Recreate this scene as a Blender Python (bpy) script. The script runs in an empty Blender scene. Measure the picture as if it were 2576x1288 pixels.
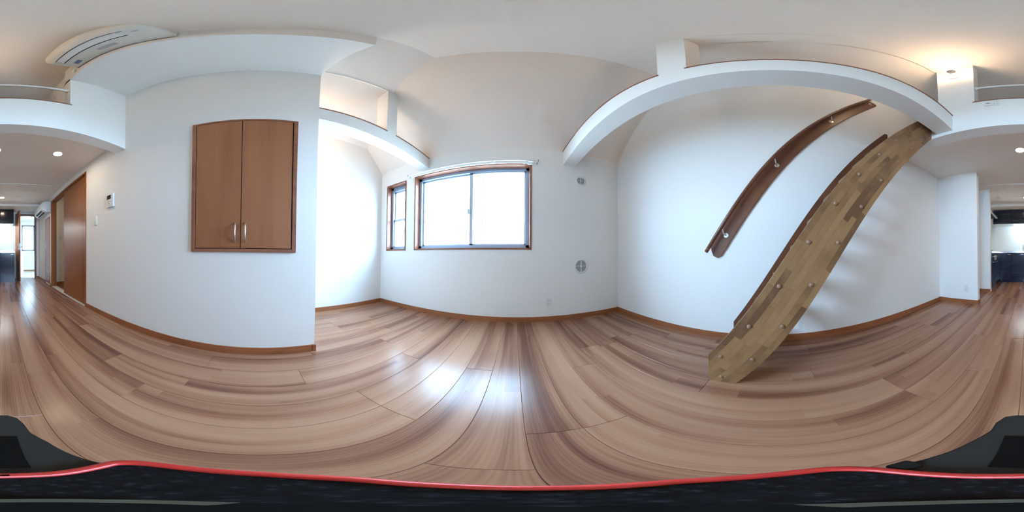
import bpy, bmesh, math, random
from mathutils import Matrix, Vector
random.seed(7)
scene = bpy.context.scene
C = scene.collection

# ------------------------------------------------------------------ camera, world, exposure
CAM_Z = 0.80
yaw, pitch, roll = math.radians(1.0104), math.radians(0.8379), math.radians(-0.3768)
Rw = (Matrix.Rotation(yaw, 3, 'Z') @ Matrix.Rotation(pitch, 3, 'X') @ Matrix.Rotation(roll, 3, 'Y'))
cam_data = bpy.data.cameras.new('panorama_camera')
cam_data.type = 'PANO'
try:
    cam_data.cycles.panorama_type = 'EQUIRECTANGULAR'
except Exception:
    cam_data.panorama_type = 'EQUIRECTANGULAR'
cam_data.clip_start = 0.01
cam_data.clip_end = 200
cam = bpy.data.objects.new('panorama_camera', cam_data)
C.objects.link(cam)
cx, cy, cz = Rw.col[0], Rw.col[1], Rw.col[2]
M = Matrix.Identity(4)
for i in range(3):
    M[i][0], M[i][1], M[i][2] = cx[i], cz[i], -cy[i]
M[2][3] = CAM_Z
cam.matrix_world = M
scene.camera = cam

world = bpy.data.worlds.new('overcast_sky')
scene.world = world
world.use_nodes = True
bg = world.node_tree.nodes['Background']
bg.inputs[0].default_value = (0.49, 0.735, 1.0, 1)
# bright hazy sky, a little paler towards the horizon
wn = world.node_tree
tc = wn.nodes.new('ShaderNodeTexCoord'); sx = wn.nodes.new('ShaderNodeSeparateXYZ')
wn.links.new(tc.outputs['Generated'], sx.inputs[0])
mr = wn.nodes.new('ShaderNodeMapRange')
mr.inputs['From Min'].default_value = 0; mr.inputs['From Max'].default_value = 1
mr.inputs['To Min'].default_value = .8; mr.inputs['To Max'].default_value = 1
wn.links.new(sx.outputs['Z'], mr.inputs['Value'])
ml = wn.nodes.new('ShaderNodeMath'); ml.operation = 'MULTIPLY'; ml.inputs[1].default_value = 18.5
wn.links.new(mr.outputs['Result'], ml.inputs[0])
wn.links.new(ml.outputs[0], bg.inputs[1])

scene.view_settings.view_transform = 'Standard'
scene.view_settings.look = 'None'
scene.view_settings.exposure = 1.35
scene.view_settings.gamma = 1.0
scene.view_settings.use_curve_mapping = False
scene.cycles.use_denoising = True
scene.cycles.max_bounces = 6
scene.cycles.diffuse_bounces = 4
scene.cycles.glossy_bounces = 3
scene.cycles.use_adaptive_sampling = True
scene.cycles.adaptive_threshold = 0.1
scene.cycles.adaptive_min_samples = 16
scene.cycles.sample_clamp_indirect = 6.0

WARM = (1.0, 0.66, 0.36)
COOL = (0.86, 0.95, 1.0)

# ------------------------------------------------------------------ key dimensions (metres)
XL, XR, XA, YF = -1.150, 1.423, -2.095, 1.946
ZC, ZK, YP, YB = 3.78, 2.20, -1.243, -5.15
FM = 1.38           # front slope rise per metre
Z0 = 2.375          # top of front wall
FX = -0.54          # bulkhead fascia
LM = 0.601          # left slope rise per metre

# ------------------------------------------------------------------ materials
MATS = {}
def new_mat(name):
    m = bpy.data.materials.new(name)
    m.use_nodes = True
    nt = m.node_tree
    b = nt.nodes['Principled BSDF']
    MATS[name] = m
    return m, nt, b
def ramp(nt, stops):
    r = nt.nodes.new('ShaderNodeValToRGB')
    e = r.color_ramp.elements
    while len(e) > 1:
        e.remove(e[0])
    e[0].position, e[0].color = stops[0][0], (*stops[0][1], 1)
    for p, c in stops[1:]:
        k = e.new(p); k.color = (*c, 1)
    return r
def noise(nt, vec, scale, detail=3, rough=.5, dist=0):
    n = nt.nodes.new('ShaderNodeTexNoise')
    n.inputs['Scale'].default_value = scale
    n.inputs['Detail'].default_value = detail
    n.inputs['Roughness'].default_value = rough
    n.inputs['Distortion'].default_value = dist
    if vec is not None:
        nt.links.new(vec, n.inputs['Vector'])
    return n
def mapping(nt, vec, scale, loc=None):
    m = nt.nodes.new('ShaderNodeMapping')
    m.inputs['Scale'].default_value = scale
    nt.links.new(vec, m.inputs['Vector'])
    return m
def objcoord(nt):
    return nt.nodes.new('ShaderNodeTexCoord').outputs['Object']
def plain(name, col, rough=.5, metal=0, spec=.5, bump=0, bscale=300, coat=0):
    m, nt, b = new_mat(name)
    b.inputs['Base Color'].default_value = (*col, 1)
    b.inputs['Roughness'].default_value = rough
    b.inputs['Metallic'].default_value = metal
    b.inputs['Specular IOR Level'].default_value = spec
    if coat:
        b.inputs['Coat Weight'].default_value = coat
        b.inputs['Coat Roughness'].default_value = .15
    oc = objcoord(nt)
    n = noise(nt, oc, bscale, 1)
    r = nt.nodes.new('ShaderNodeMapRange')
    r.inputs['To Min'].default_value = .96; r.inputs['To Max'].default_value = 1.04
    nt.links.new(n.outputs['Fac'], r.inputs['Value'])
    mx = nt.nodes.new('ShaderNodeVectorMath'); mx.operation = 'SCALE'
    mx.inputs[0].default_value = col
    nt.links.new(r.outputs['Result'], mx.inputs['Scale'])
    nt.links.new(mx.outputs['Vector'], b.inputs['Base Color'])
    if bump:
        bp = nt.nodes.new('ShaderNodeBump')
        bp.inputs['Strength'].default_value = bump
        bp.inputs['Distance'].default_value = .002
        nt.links.new(n.outputs['Fac'], bp.inputs['Height'])
        nt.links.new(bp.outputs['Normal'], b.inputs['Normal'])
    return m
def emit(name, col, strength):
    m, nt, b = new_mat(name)
    b.inputs['Base Color'].default_value = (.8, .8, .8, 1)
    b.inputs['Emission Color'].default_value = (*col, 1)
    b.inputs['Emission Strength'].default_value = strength
    return m
def wood(name, dark, mid, light, band=(9, .5, 9), grain=(160, 4, 160), rough=.4, spec=.5, vary=.5, coat=0, gamt=.18):
    """band / grain scales are per axis of the object's own coordinates"""
    m, nt, b = new_mat(name)
    oc = objcoord(nt)
    oi = nt.nodes.new('ShaderNodeObjectInfo')
    sc = nt.nodes.new('ShaderNodeVectorMath'); sc.operation = 'SCALE'
    sc.inputs[0].default_value = (13.7, 29.3, 7.1)
    nt.links.new(oi.outputs['Random'], sc.inputs['Scale'])
    ad = nt.nodes.new('ShaderNodeVectorMath'); ad.operation = 'ADD'
    nt.links.new(oc, ad.inputs[0]); nt.links.new(sc.outputs['Vector'], ad.inputs[1])
    v = ad.outputs['Vector']
    n1 = noise(nt, mapping(nt, v, band).outputs[0], 1, 3, .55, .4)
    n2 = noise(nt, mapping(nt, v, grain).outputs[0], 1, 3, .6, .2)
    # value = band + (random-.5)*vary + (grain-.5)*amount
    a1 = nt.nodes.new('ShaderNodeMath'); a1.operation = 'MULTIPLY_ADD'
    nt.links.new(oi.outputs['Random'], a1.inputs[0]); a1.inputs[1].default_value = vary; a1.inputs[2].default_value = -vary / 2
    a2 = nt.nodes.new('ShaderNodeMath'); a2.operation = 'ADD'
    nt.links.new(n1.outputs['Fac'], a2.inputs[0]); nt.links.new(a1.outputs[0], a2.inputs[1])
    a3 = nt.nodes.new('ShaderNodeMath'); a3.operation = 'MULTIPLY_ADD'
    nt.links.new(n2.outputs['Fac'], a3.inputs[0]); a3.inputs[1].default_value = gamt; 
    a4 = nt.nodes.new('ShaderNodeMath'); a4.operation = 'SUBTRACT'
    nt.links.new(a2.outputs[0], a4.inputs[0]); a4.inputs[1].default_value = gamt / 2
    nt.links.new(a4.outputs[0], a3.inputs[2])
    r = ramp(nt, [(.28, dark), (.46, mid), (.68, light)])
    nt.links.new(a3.outputs[0], r.inputs[0])
    nt.links.new(r.outputs[0], b.inputs['Base Color'])
    b.inputs['Roughness'].default_value = rough
    b.inputs['Specular IOR Level'].default_value = spec
    if coat:
        b.inputs['Coat Weight'].default_value = coat
        b.inputs['Coat Roughness'].default_value = .12
    return m

wall_m = plain('white_wallpaper', (.865, .855, .83), .85, spec=.2, bump=.35, bscale=260)
ceil_m = plain('white_ceiling_paper', (.89, .832, .775), .9, spec=.2, bump=.3, bscale=200)
def floor_wood():
    m, nt, b = new_mat('walnut_flooring')
    oc = objcoord(nt)
    oi = nt.nodes.new('ShaderNodeObjectInfo')
    sep = nt.nodes.new('ShaderNodeSeparateXYZ'); nt.links.new(oc, sep.inputs[0])
    def math_(op, a, b_=None, c=None):
        n = nt.nodes.new('ShaderNodeMath'); n.operation = op
        for i, v in enumerate((a, b_, c)):
            if v is None: continue
            if isinstance(v, (int, float)): n.inputs[i].default_value = v
            else: nt.links.new(v, n.inputs[i])
        return n.outputs[0]
    # printed strips inside every board: two rows per board, each with its own tone
    cb = nt.nodes.new('ShaderNodeCombineXYZ')
    nt.links.new(math_('ADD', sep.outputs['Y'], math_('MULTIPLY', oi.outputs['Random'], 7.3)), cb.inputs[0])
    nt.links.new(math_('ADD', sep.outputs['X'], -.033 + .159 * 40), cb.inputs[1])
    br = nt.nodes.new('ShaderNodeTexBrick')
    br.inputs['Scale'].default_value = 1; br.inputs['Mortar Size'].default_value = 0
    br.inputs['Brick Width'].default_value = 1.15; br.inputs['Row Height'].default_value = .0795
    br.inputs['Color1'].default_value = (0, 0, 0, 1); br.inputs['Color2'].default_value = (1, 1, 1, 1)
    br.offset = .37; br.offset_frequency = 2; br.squash = 1.4; br.squash_frequency = 3
    nt.links.new(cb.outputs[0], br.inputs['Vector'])
    tone = nt.nodes.new('ShaderNodeSeparateXYZ'); nt.links.new(br.outputs['Color'], tone.inputs[0])
    # streaks and fine pores running along the boards, shifted per strip
    sh = nt.nodes.new('ShaderNodeCombineXYZ')
    nt.links.new(sep.outputs['X'], sh.inputs[0])
    nt.links.new(sep.outputs['Y'], sh.inputs[1])
    nt.links.new(math_('MULTIPLY_ADD', oi.outputs['Random'], 4.0, math_('MULTIPLY', tone.outputs[0], .7)), sh.inputs[2])
    n1 = noise(nt, mapping(nt, sh.outputs[0], (11, .42, 1)).outputs[0], 1, 3, .5, .35)
    n2 = noise(nt, mapping(nt, sh.outputs[0], (420, 6, 1)).outputs[0], 1, 2, .6, .1)
    wv = nt.nodes.new('ShaderNodeTexWave')
    wv.bands_direction = 'X'; wv.inputs['Scale'].default_value = 1; wv.inputs['Distortion'].default_value = 11; wv.inputs['Detail'].default_value = 2; wv.inputs['Detail Scale'].default_value = .6
    nt.links.new(mapping(nt, sh.outputs[0], (26, 1.3, 1)).outputs[0], wv.inputs['Vector'])
    broad = noise(nt, mapping(nt, oc, (5.5, .22, 1)).outputs[0], 1, 2, .5, .3)
    v = math_('MULTIPLY_ADD', tone.outputs[0], .08, -.04)
    v = math_('ADD', v, n1.outputs['Fac'])
    v = math_('ADD', v, math_('MULTIPLY_ADD', broad.outputs['Fac'], .58, -.29))
    v = math_('ADD', v, math_('MULTIPLY_ADD', n2.outputs['Fac'], .13, -.065))
    v = math_('ADD', v, math_('MULTIPLY_ADD', wv.outputs['Fac'], .045, -.0225))
    v = math_('ADD', v, math_('MULTIPLY_ADD', oi.outputs['Random'], .08, -.04))
    r = ramp(nt, [(.24, (.130, .050, .031)), (.38, (.225, .099, .057)), (.50, (.325, .158, .092)), (.72, (.410, .222, .136))])
    nt.links.new(v, r.inputs[0]); nt.links.new(r.outputs[0], b.inputs['Base Color'])
    b.inputs['Roughness'].default_value = .25
    b.inputs['Specular IOR Level'].default_value = .36
    return m
floor_m = floor_wood()
joint_m = plain('floor_joint', (.06, .035, .025), .7)
base_m = wood('baseboard_wood', (.26, .083, .030), (.32, .108, .040), (.37, .132, .052), band=(3, 3, 12), grain=(30, 30, 200), rough=.45, vary=.1)
trim_m = wood('brown_trim_wood', (.22, .082, .046), (.28, .108, .060), (.33, .135, .078), band=(4, 4, 10), grain=(40, 40, 200), rough=.38, vary=.1)
door_m = wood('brown_door_wood', (.235, .074, .020), (.290, .096, .027), (.335, .120, .037), band=(14, 14, .8), grain=(150, 150, 4), rough=.36, vary=.15)
cab_m = wood('cabinet_door_wood', (.295, .112, .046), (.335, .130, .056), (.37, .148, .066), band=(10, 10, .8), grain=(160, 160, 5), rough=.42, vary=.1)
stave_m = wood('acacia_stave', (.140, .068, .032), (.250, .130, .056), (.315, .174, .078), band=(5, 3, 3), grain=(60, 30, 30), rough=.45, spec=.3, vary=.34, gamt=.1)
stair_m = wood('stair_wood', (.14, .085, .045), (.22, .14, .075), (.28, .19, .10), band=(5, 9, 9), grain=(8, 60, 60), rough=.45, vary=.4)
rail_m = wood('mahogany_rail_stringer_shade', (.105, .036, .018), (.15, .052, .026), (.19, .07, .036), band=(8, 3, 3), grain=(100, 20, 20), rough=.28, vary=.1)
knob_m = plain('wood_plug', (.27, .155, .10), .4)
white_p = plain('white_plastic', (.80, .80, .78), .35)
ivory_p = plain('ivory_plastic', (.72, .70, .64), .4)
greyp = plain('grey_plastic', (.33, .34, .36), .5)
darkslot = plain('dark_slot', (.012, .012, .02), .6)
chrome = plain('brushed_steel', (.66, .65, .63), .25, metal=1)
nickel = plain('satin_nickel', (.60, .58, .54), .32, metal=1)
alu = plain('blue_grey_aluminium', (.34, .44, .58), .4, metal=.3)
alu_w = plain('pale_grey_aluminium', (.52, .59, .68), .3)
black_p = plain('black_plastic', (.009, .009, .009), .6, spec=.2, bump=.08, bscale=900)
black_d = plain('disc_black_pocket_shade', (.003, .003, .003), .6, spec=.1)
red_p = plain('red_rubber', (.52, .028, .022), .35)
char_m = plain('charcoal_plastic', (.020, .0195, .018), .6, spec=.25, bump=.08, bscale=900)
olive_p = plain('olive_disc', (.055, .055, .036), .5)
kit_m = wood('navy_kitchen_laminate', (.008, .012, .030), (.012, .018, .042), (.018, .026, .056), band=(2, 2, 20), grain=(6, 6, 200), rough=.16, vary=.1)
kit_up = wood('black_kitchen_laminate', (.006, .008, .014), (.009, .012, .022), (.013, .018, .03), band=(2, 2, 20), grain=(6, 6, 200), rough=.14, vary=.1)
splash_m = plain('pale_blue_splash_panel', (.62, .70, .72), .25)
steel = plain('stainless_worktop', (.70, .71, .72), .22, metal=1)
vinyl = plain('washroom_vinyl', (.62, .58, .50), .4)
screen_m = plain('dark_screen', (.02, .01, .02), .25)
tick_m = plain('print_grey', (.46, .47, .50), .6)
blue_tick = plain('print_blue', (.16, .22, .38), .6)
lamp_m = emit('warm_lamp_glass', (1.0, .68, .40), 22)
down_m = emit('downlight_diffuser', (1.0, .80, .56), 75)
tube_m = emit('kitchen_tube', (.90, .97, 1.0), 30)
wash_m = emit('washroom_lamp', (1.0, .93, .80), 5)
hall_m = emit('added_hall_lamp', (1.0, .80, .54), 14)

# glass: mostly clear with a reflecting skin
m, nt, b = new_mat('window_glass')
nt.nodes.remove(b)
out = nt.nodes['Material Output']
tr = nt.nodes.new('ShaderNodeBsdfTransparent'); tr.inputs[0].default_value = (.95, .98, 1, 1)
gl = nt.nodes.new('ShaderNodeBsdfGlossy'); gl.inputs['Roughness'].default_value = .02
fr = nt.nodes.new('ShaderNodeFresnel'); fr.inputs[0].default_value = 1.45
ge = nt.nodes.new('ShaderNodeNewGeometry')
ior = nt.nodes.new('ShaderNodeMapRange')      # thin sheet: same reflectance from both faces
ior.inputs['To Min'].default_value = 1.45; ior.inputs['To Max'].default_value = 1 / 1.45
nt.links.new(ge.outputs['Backfacing'], ior.inputs['Value']); nt.links.new(ior.outputs[0], fr.inputs[0])
mix = nt.nodes.new('ShaderNodeMixShader')
nt.links.new(fr.outputs[0], mix.inputs[0]); nt.links.new(tr.outputs[0], mix.inputs[1]); nt.links.new(gl.outputs[0], mix.inputs[2])
nt.links.new(mix.outputs[0], out.inputs['Surface'])
glass_m = m
frost_m = m.copy(); frost_m.name = 'obscure_glass'
for n_ in frost_m.node_tree.nodes:
    if n_.type == 'BSDF_TRANSPARENT': n_.inputs[0].default_value = (.62, .64, .64, 1)

# carbon weave for the stand platform
m, nt, b = new_mat('black_woven_top')
b.inputs['Roughness'].default_value = .45
b.inputs['Specular IOR Level'].default_value = .15
vo = nt.nodes.new('ShaderNodeTexVoronoi'); vo.inputs['Scale'].default_value = 260
nt.links.new(objcoord(nt), vo.inputs['Vector'])
r = ramp(nt, [(.0, (.022, .024, .032)), (.35, (.004, .0045, .006)), (1, (.0015, .0015, .002))])
nt.links.new(vo.outputs['Distance'], r.inputs[0]); nt.links.new(r.outputs[0], b.inputs['Base Color'])
bp = nt.nodes.new('ShaderNodeBump'); bp.inputs['Strength'].default_value = .5; bp.inputs['Distance'].default_value = .001; bp.invert = True
nt.links.new(vo.outputs['Distance'], bp.inputs['Height']); nt.links.new(bp.outputs['Normal'], b.inputs['Normal'])
weave_m = m

# ------------------------------------------------------------------ mesh helpers (all in world coordinates)
def add_box(bm, x0, x1, y0, y1, z0, z1):
    vs = [bm.verts.new((x, y, z)) for x in (x0, x1) for y in (y0, y1) for z in (z0, z1)]
    for f in ((0, 1, 3, 2), (4, 6, 7, 5), (0, 4, 5, 1), (2, 3, 7, 6), (0, 2, 6, 4), (1, 5, 7, 3)):
        bm.faces.new([vs[i] for i in f])
    return bm
def add_prism(bm, pts, axis, a, b):
    """polygon pts (2-D) extruded along an axis: 'x' pts=(y,z), 'y' pts=(x,z), 'z' pts=(x,y)"""
    def P(p, t):
        return {'x': (t, p[0], p[1]), 'y': (p[0], t, p[1]), 'z': (p[0], p[1], t)}[axis]
    v0 = [bm.verts.new(P(p, a)) for p in pts]; v1 = [bm.verts.new(P(p, b)) for p in pts]
    bm.faces.new(v0); bm.faces.new(list(reversed(v1)))
    n = len(pts)
    for i in range(n):
        bm.faces.new((v0[i], v1[i], v1[(i + 1) % n], v0[(i + 1) % n]))
    return bm
def add_tube(bm, pts, r, seg=12, caps=True):
    pts = [Vector(p) for p in pts]
    rings = []
    up = None
    for i, p in enumerate(pts):
        t = (pts[min(i + 1, len(pts) - 1)] - pts[max(i - 1, 0)]).normalized()
        if up is None:
            up = Vector((0, 0, 1)) if abs(t.z) < .9 else Vector((1, 0, 0))
        s = t.cross(up).normalized(); up = s.cross(t).normalized()
        rr = r[i] if isinstance(r, (list, tuple)) else r
        rings.append([bm.verts.new(p + rr * (math.cos(2 * math.pi * k / seg) * s + math.sin(2 * math.pi * k / seg) * up)) for k in range(seg)])
    for a, b in zip(rings, rings[1:]):
        for k in range(seg):
            bm.faces.new((a[k], a[(k + 1) % seg], b[(k + 1) % seg], b[k]))
    if caps:
        bm.faces.new(list(reversed(rings[0]))); bm.faces.new(rings[-1])
    return bm
def add_lathe(bm, prof, seg, mat):
    """profile of (r, h) around local +Z, placed by 4x4 mat"""
    rings = []
    for r, h in prof:
        if r < 1e-6:
            rings.append([bm.verts.new(mat @ Vector((0, 0, h)))])
        else:
            rings.append([bm.verts.new(mat @ Vector((r * math.cos(2 * math.pi * k / seg), r * math.sin(2 * math.pi * k / seg), h))) for k in range(seg)])
    for a, b in zip(rings, rings[1:]):
        if len(a) == 1 and len(b) == 1:
            continue
        for k in range(seg):
            k2 = (k + 1) % seg
            if len(a) == 1: bm.faces.new((a[0], b[k], b[k2]))
            elif len(b) == 1: bm.faces.new((a[k], a[k2], b[0]))
            else: bm.faces.new((a[k], a[k2], b[k2], b[k]))
    return bm
def wall_mat(p, normal):
    """matrix with local +Z along normal at p"""
    q = Vector((0, 0, 1)).rotation_difference(Vector(normal))
    return Matrix.Translation(p) @ q.to_matrix().to_4x4()
NB = bmesh.new
def obj(name, bm, mat, parent=None, bevel=0, smooth=False, seg=2):
    bmesh.ops.recalc_face_normals(bm, faces=bm.faces)
    me = bpy.data.meshes.new(name)
    if bevel:
        bmesh.ops.bevel(bm, geom=list(bm.edges), offset=bevel, segments=seg, profile=.5, affect='EDGES', clamp_overlap=True)
    if smooth:
        for f in bm.faces: f.smooth = True
        for e in bm.edges:
            if len(e.link_faces) == 2 and e.calc_face_angle(0) > .7: e.smooth = False
    bm.to_mesh(me); bm.free()
    me.materials.append(mat)
    o = bpy.data.objects.new(name, me)
    C.objects.link(o)
    if parent is not None:
        o.parent = parent
        if parent.type == 'EMPTY':
            o.matrix_parent_inverse = Matrix.Translation(-parent.location)
    return o
def box(name, x0, x1, y0, y1, z0, z1, mat, parent=None, bevel=0):
    return obj(name, add_box(NB(), min(x0, x1), max(x0, x1), min(y0, y1), max(y0, y1), min(z0, z1), max(z0, z1)), mat, parent, bevel)
def tag(o, label, cat, group=None, kind=None):
    o['label'] = label
    if cat: o['category'] = cat
    if group: o['group'] = group
    if kind: o['kind'] = kind
    return o
def thing(name, label, cat, loc, group=None, kind=None):
    o = bpy.data.objects.new(name, None)
    o.empty_display_size = .1
    C.objects.link(o); o.location = loc
    return tag(o, label, cat, group, kind)
def struct(o, label, cat):
    return tag(o, label, cat, kind='structure')
def sbox(name, label, cat, x0, x1, y0, y1, z0, z1, mat=wall_m):
    return struct(box(name, x0, x1, y0, y1, z0, z1, mat), label, cat)

# ------------------------------------------------------------------ SHELL
T = .12
# front wall with two window openings
W1 = (-1.940, -1.562, .922, 2.048)      # small window opening  (x0,x1,z0,z1)
W2 = (-1.370, .180, .922, 2.066)        # large window opening
def holed_wall(bm, u0, u1, z0, z1, holes, put):
    """holes sorted in u; each (a,b,za,zb)"""
    cur = u0
    for a, b, za, zb in holes:
        put(bm, cur, a, z0, z1); put(bm, a, b, z0, za); put(bm, a, b, zb, z1); cur = b
    put(bm, cur, u1, z0, z1)
    return bm
bm = holed_wall(NB(), XA - T, XR + T, -.02, 2.50, [W1, W2], lambda bm, a, b, c, d: add_box(bm, a, b, YF, YF + .16, c, d))
struct(obj('wall_front', bm, wall_m), 'white papered window wall below the steep sloping ceiling', 'wall')
sbox('wall_right', 'long white wall beside the staircase', 'wall', XR, XR + T, YB - T, YF + .16, -.02, 3.95)
sbox('wall_alcove', 'white side wall of the window alcove', 'wall', XA - T, XA, .30, YF + .16, -.02, 3.3)
sbox('wall_alcove_back', 'white wall behind the cabinet wall closing the alcove', 'wall', XA - T, XL - T, .30, .42, -.02, 3.6)
# left wall: cabinet wall, then header above the sliding door, then hallway stretch
bm = NB()
add_box(bm, XL - T, XL, -2.05, .42, -.02, 3.25)
add_box(bm, XL - T, XL, -3.73, -2.05, 2.09, 2.25)
add_box(bm, XL - T, XL, YB - T, -3.73, -.02, 2.25)
struct(obj('wall_left', bm, wall_m), 'white wall holding the brown two-door cabinet', 'wall')
# bulkhead above the cabinet wall
bm = add_box(NB(), XL - T, FX, YP, .42, 3.25, 3.95)
struct(obj('wall_bulkhead', bm, wall_m), 'boxed white bulkhead under the ceiling above the cabinet wall', 'bulkhead')
# ceilings
struct(box('ceiling', FX - .4, XR + T, -2.9, 1.0, ZC, ZC + .15, ceil_m), 'flat high white ceiling of the room', 'ceiling')
n = Vector((0, FM, 1)).normalized() * .14
ya, yb = YF + .15, YF - (ZC + .25 - Z0) / FM
za, zb = Z0 - FM * .15, ZC + .25
bm = add_prism(NB(), [(ya, za), (yb, zb), (yb + n.y, zb + n.z), (ya + n.y, za + n.z)], 'x', XA - T, XR + T)
struct(obj('ceiling_front', bm, ceil_m), 'steep white ceiling slope falling to the window wall', 'ceiling')
xa_, xb_ = XA - .2, FX + .25
za, zb = ZC + LM * (xa_ - FX), ZC + LM * (xb_ - FX)
nn = Vector((-LM, 0, 1)).normalized() * .12
bm = add_prism(NB(), [(xa_, za), (xb_, zb), (xb_ + nn.x, zb + nn.z), (xa_ + nn.x, za + nn.z)], 'y', .30, YF + .2)
struct(obj('ceiling_left', bm, ceil_m), 'gentler white ceiling slope falling over the alcove', 'ceiling')

# beam, pillar and header above the alcove
sbox('beam_alcove', 'white beam spanning the alcove opening', 'beam', XL - .153, XL, .42, YF, 2.172, 2.362)
sbox('pillar_alcove', 'short white post between alcove beam and ceiling slope', 'pillar', XL - .153, XL, 1.118, 1.262, 2.362, 3.40)
sbox('header_alcove', 'thin white lip where the ceiling meets the alcove opening', 'trim', XL - .012, XL, .42, 1.19, 3.392, 3.45)
# beam and pillar beside the stair
sbox('beam_stair', 'long white beam crossing above the staircase side', 'beam', .59, .745, YP, YF, 2.11, 2.36)
sbox('pillar_stair', 'white post rising from the stair beam to the ceiling', 'pillar', .59, .745, .32, .478, 2.36, ZC)
sbox('header_stair', 'shallow white ceiling beam above the stair beam', 'beam', .60, .745, YP, .32, ZC - .02, ZC + .02, ceil_m)
# loft front
sbox('wall_loft_parapet', 'white parapet wall at the edge of the sleeping loft', 'wall', XL, .745, YP - .142, YP, 2.065, 2.548)
sbox('wall_loft_edge', 'white floor edge of the loft at the stair head', 'wall', .745, XR, YP - .142, YP, 2.065, 2.36)
sbox('pillar_loft', 'wide white post left of the loft opening', 'pillar', XL - T, -.546, YP - .115, YP, 2.548, 3.30)
sbox('pillar_loft', 'white post with the glowing wall lamp', 'pillar', .395, .722, YP - .115, YP, 2.548, ZC)
sbox('wall_loft_side', 'white side wall inside the loft', 'wall', -.72, -.59, -2.9, YP - .115, 2.33, 3.95)
sbox('wall_loft_side', 'white post above the bulkhead end', 'wall', -.72, -.546, YP - .115, YP + .001, 3.25, 3.95)
sbox('wall_loft_back', 'white back wall inside the loft', 'wall', -.72, XR + T, -3.0, -2.9, 2.32, 3.95)
bm = add_box(NB(), XL - T, XR + T, -4.41, YP - .142, ZK, 2.34)
add_box(bm, XL - T, XR + T, YB - T, -4.41, 2.13, 2.34)
struct(obj('ceiling_kitchen', bm, ceil_m), 'low white ceiling of the kitchen under the loft', 'ceiling')
bm = add_box(NB(), XL, XR, -3.055, -3.035, ZK - .012, ZK)
struct(obj('trim_1', bm, white_p), 'thin white ceiling strip nearer the living room', 'trim')
bm = add_box(NB(), XL, XR, -3.27, -3.055, ZK - .006, ZK)
struct(obj('trim_2', bm, ceil_m), 'flat white ceiling board behind the nearer strip', 'trim')
bm = add_box(NB(), XL, XR, -4.418, -4.40, ZK - .012, ZK)
struct(obj('trim_3', bm, white_p), 'thin white ceiling strip in front of the kitchen units', 'trim')
# kitchen end walls
sbox('wall_kitchen_wing', 'white wing wall with an outlet at the end of the stair wall', 'wall', .752, XR, -2.50, -2.40, 0, ZK)
sbox('wall_kitchen_wing', 'second white wing wall next to the cooker units', 'wall', .752, XR, -3.38, -3.28, 0, ZK)
DO = (-1.035, -.43, 0, 2.035)            # hall door opening in the back wall
bm = holed_wall(NB(), XL - T, XR + T, -.02, 2.2, [DO], lambda bm, a, b, c, d: add_box(bm, a, b, YB - T, YB, c, d) if d > c else None)
struct(obj('wall_back', bm, wall_m), 'white back wall behind the kitchen units and washroom door', 'wall')
# entrance hall behind the sliding door
bm = NB()
add_box(bm, -2.5, -2.4, -4.1, -1.9, -.02, 2.3)
add_box(bm, -2.4, XL - T, -4.05, -3.95, -.02, 2.3)
add_box(bm, -2.4, XL - T, -2.0, -1.9, -.02, 2.3)
struct(obj('wall_hall', bm, wall_m), 'white walls of the little hall behind the sliding door', 'wall')
struct(box('ceiling_hall', -2.5, XL - T, -4.1, -1.9, 2.2, 2.3, ceil_m), 'white ceiling of the little hall', 'ceiling')
# washroom
YW = -7.25
W3 = (-1.425, -.865, .935, 2.06)
bm = holed_wall(NB(), -1.75, -.1, -.02, 2.3, [W3], lambda bm, a, b, c, d: add_box(bm, a, b, YW - .12, YW, c, d))
add_box(bm, -1.75, -1.62, YW, YB - T, -.02, 2.3)
add_box(bm, -.25, -.1, YW, YB - T, -.02, 2.3)
struct(obj('wall_washroom', bm, wall_m), 'white washroom walls seen through the far door', 'wall')
struct(box('ceiling_washroom', -1.75, -.1, YW, YB - T, 2.25, 2.35, ceil_m), 'white washroom ceiling', 'ceiling')
struct(box('floor_washroom', -1.75, -.1, YW, YB - .02, -.02, .004, vinyl), 'pale vinyl washroom floor', 'floor')

# ------------------------------------------------------------------ FLOOR of separate boards
fl = struct(box('floor', -2.5, XR + T, YB - .02, YF + .1, -.06, -.0035, joint_m), 'brown striped walnut board floor', 'floor')
SW = .159
fixed = {0: [.43, -1.39], 1: [.43, -.90], 2: [-.53, .95], 3: [-.53, 1.2], -1: [.222, -.51], -2: [.96, -.87], -3: [.43, -1.18], -4: [.43, -.50], -5: [.93, -.84], -6: [.24, -1.5], -7: [1.0, -.3]}
k0, k1 = -16, 9
for k in range(k0, k1):
    a = .033 + SW * k; b_ = a + SW
    if b_ > XR + .02: b_ = XR + .02
    ystart, yend = YB, YF + .02
    if b_ <= XL - T:        # alcove and hall pieces
        spans = [(.40, YF + .02), (-3.97, -2.0)]
    else:
        spans = [(YB, YF + .02)]
    for s0, s1 in spans:
        cuts = [c for c in fixed.get(k, []) if s0 + .2 < c < s1 - .2]
        c = min(cuts) if cuts else s1 - random.uniform(.4, 1.6)
        if not cuts and s0 + .3 < c < s1: cuts.append(c)
        while c - s0 > .5:
            c -= random.choice((.909, 1.2, 1.5, 1.818)) * random.uniform(.9, 1.05)
            if c > s0 + .25: cuts.append(c)
        ys = [s0] + sorted(cuts) + [s1]
        for y0, y1 in zip(ys, ys[1:]):
            g = .0005
            bm = add_box(NB(), a + g, b_ - g, y0 + g, y1 - g, -.004, 0)
            top = [e for e in bm.edges if all(abs(v.co.z) < 1e-6 for v in e.verts)]
            bmesh.ops.bevel(bm, geom=top, offset=.0012, segments=1, affect='EDGES')
            obj('plank', bm, floor_m, fl)

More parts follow.
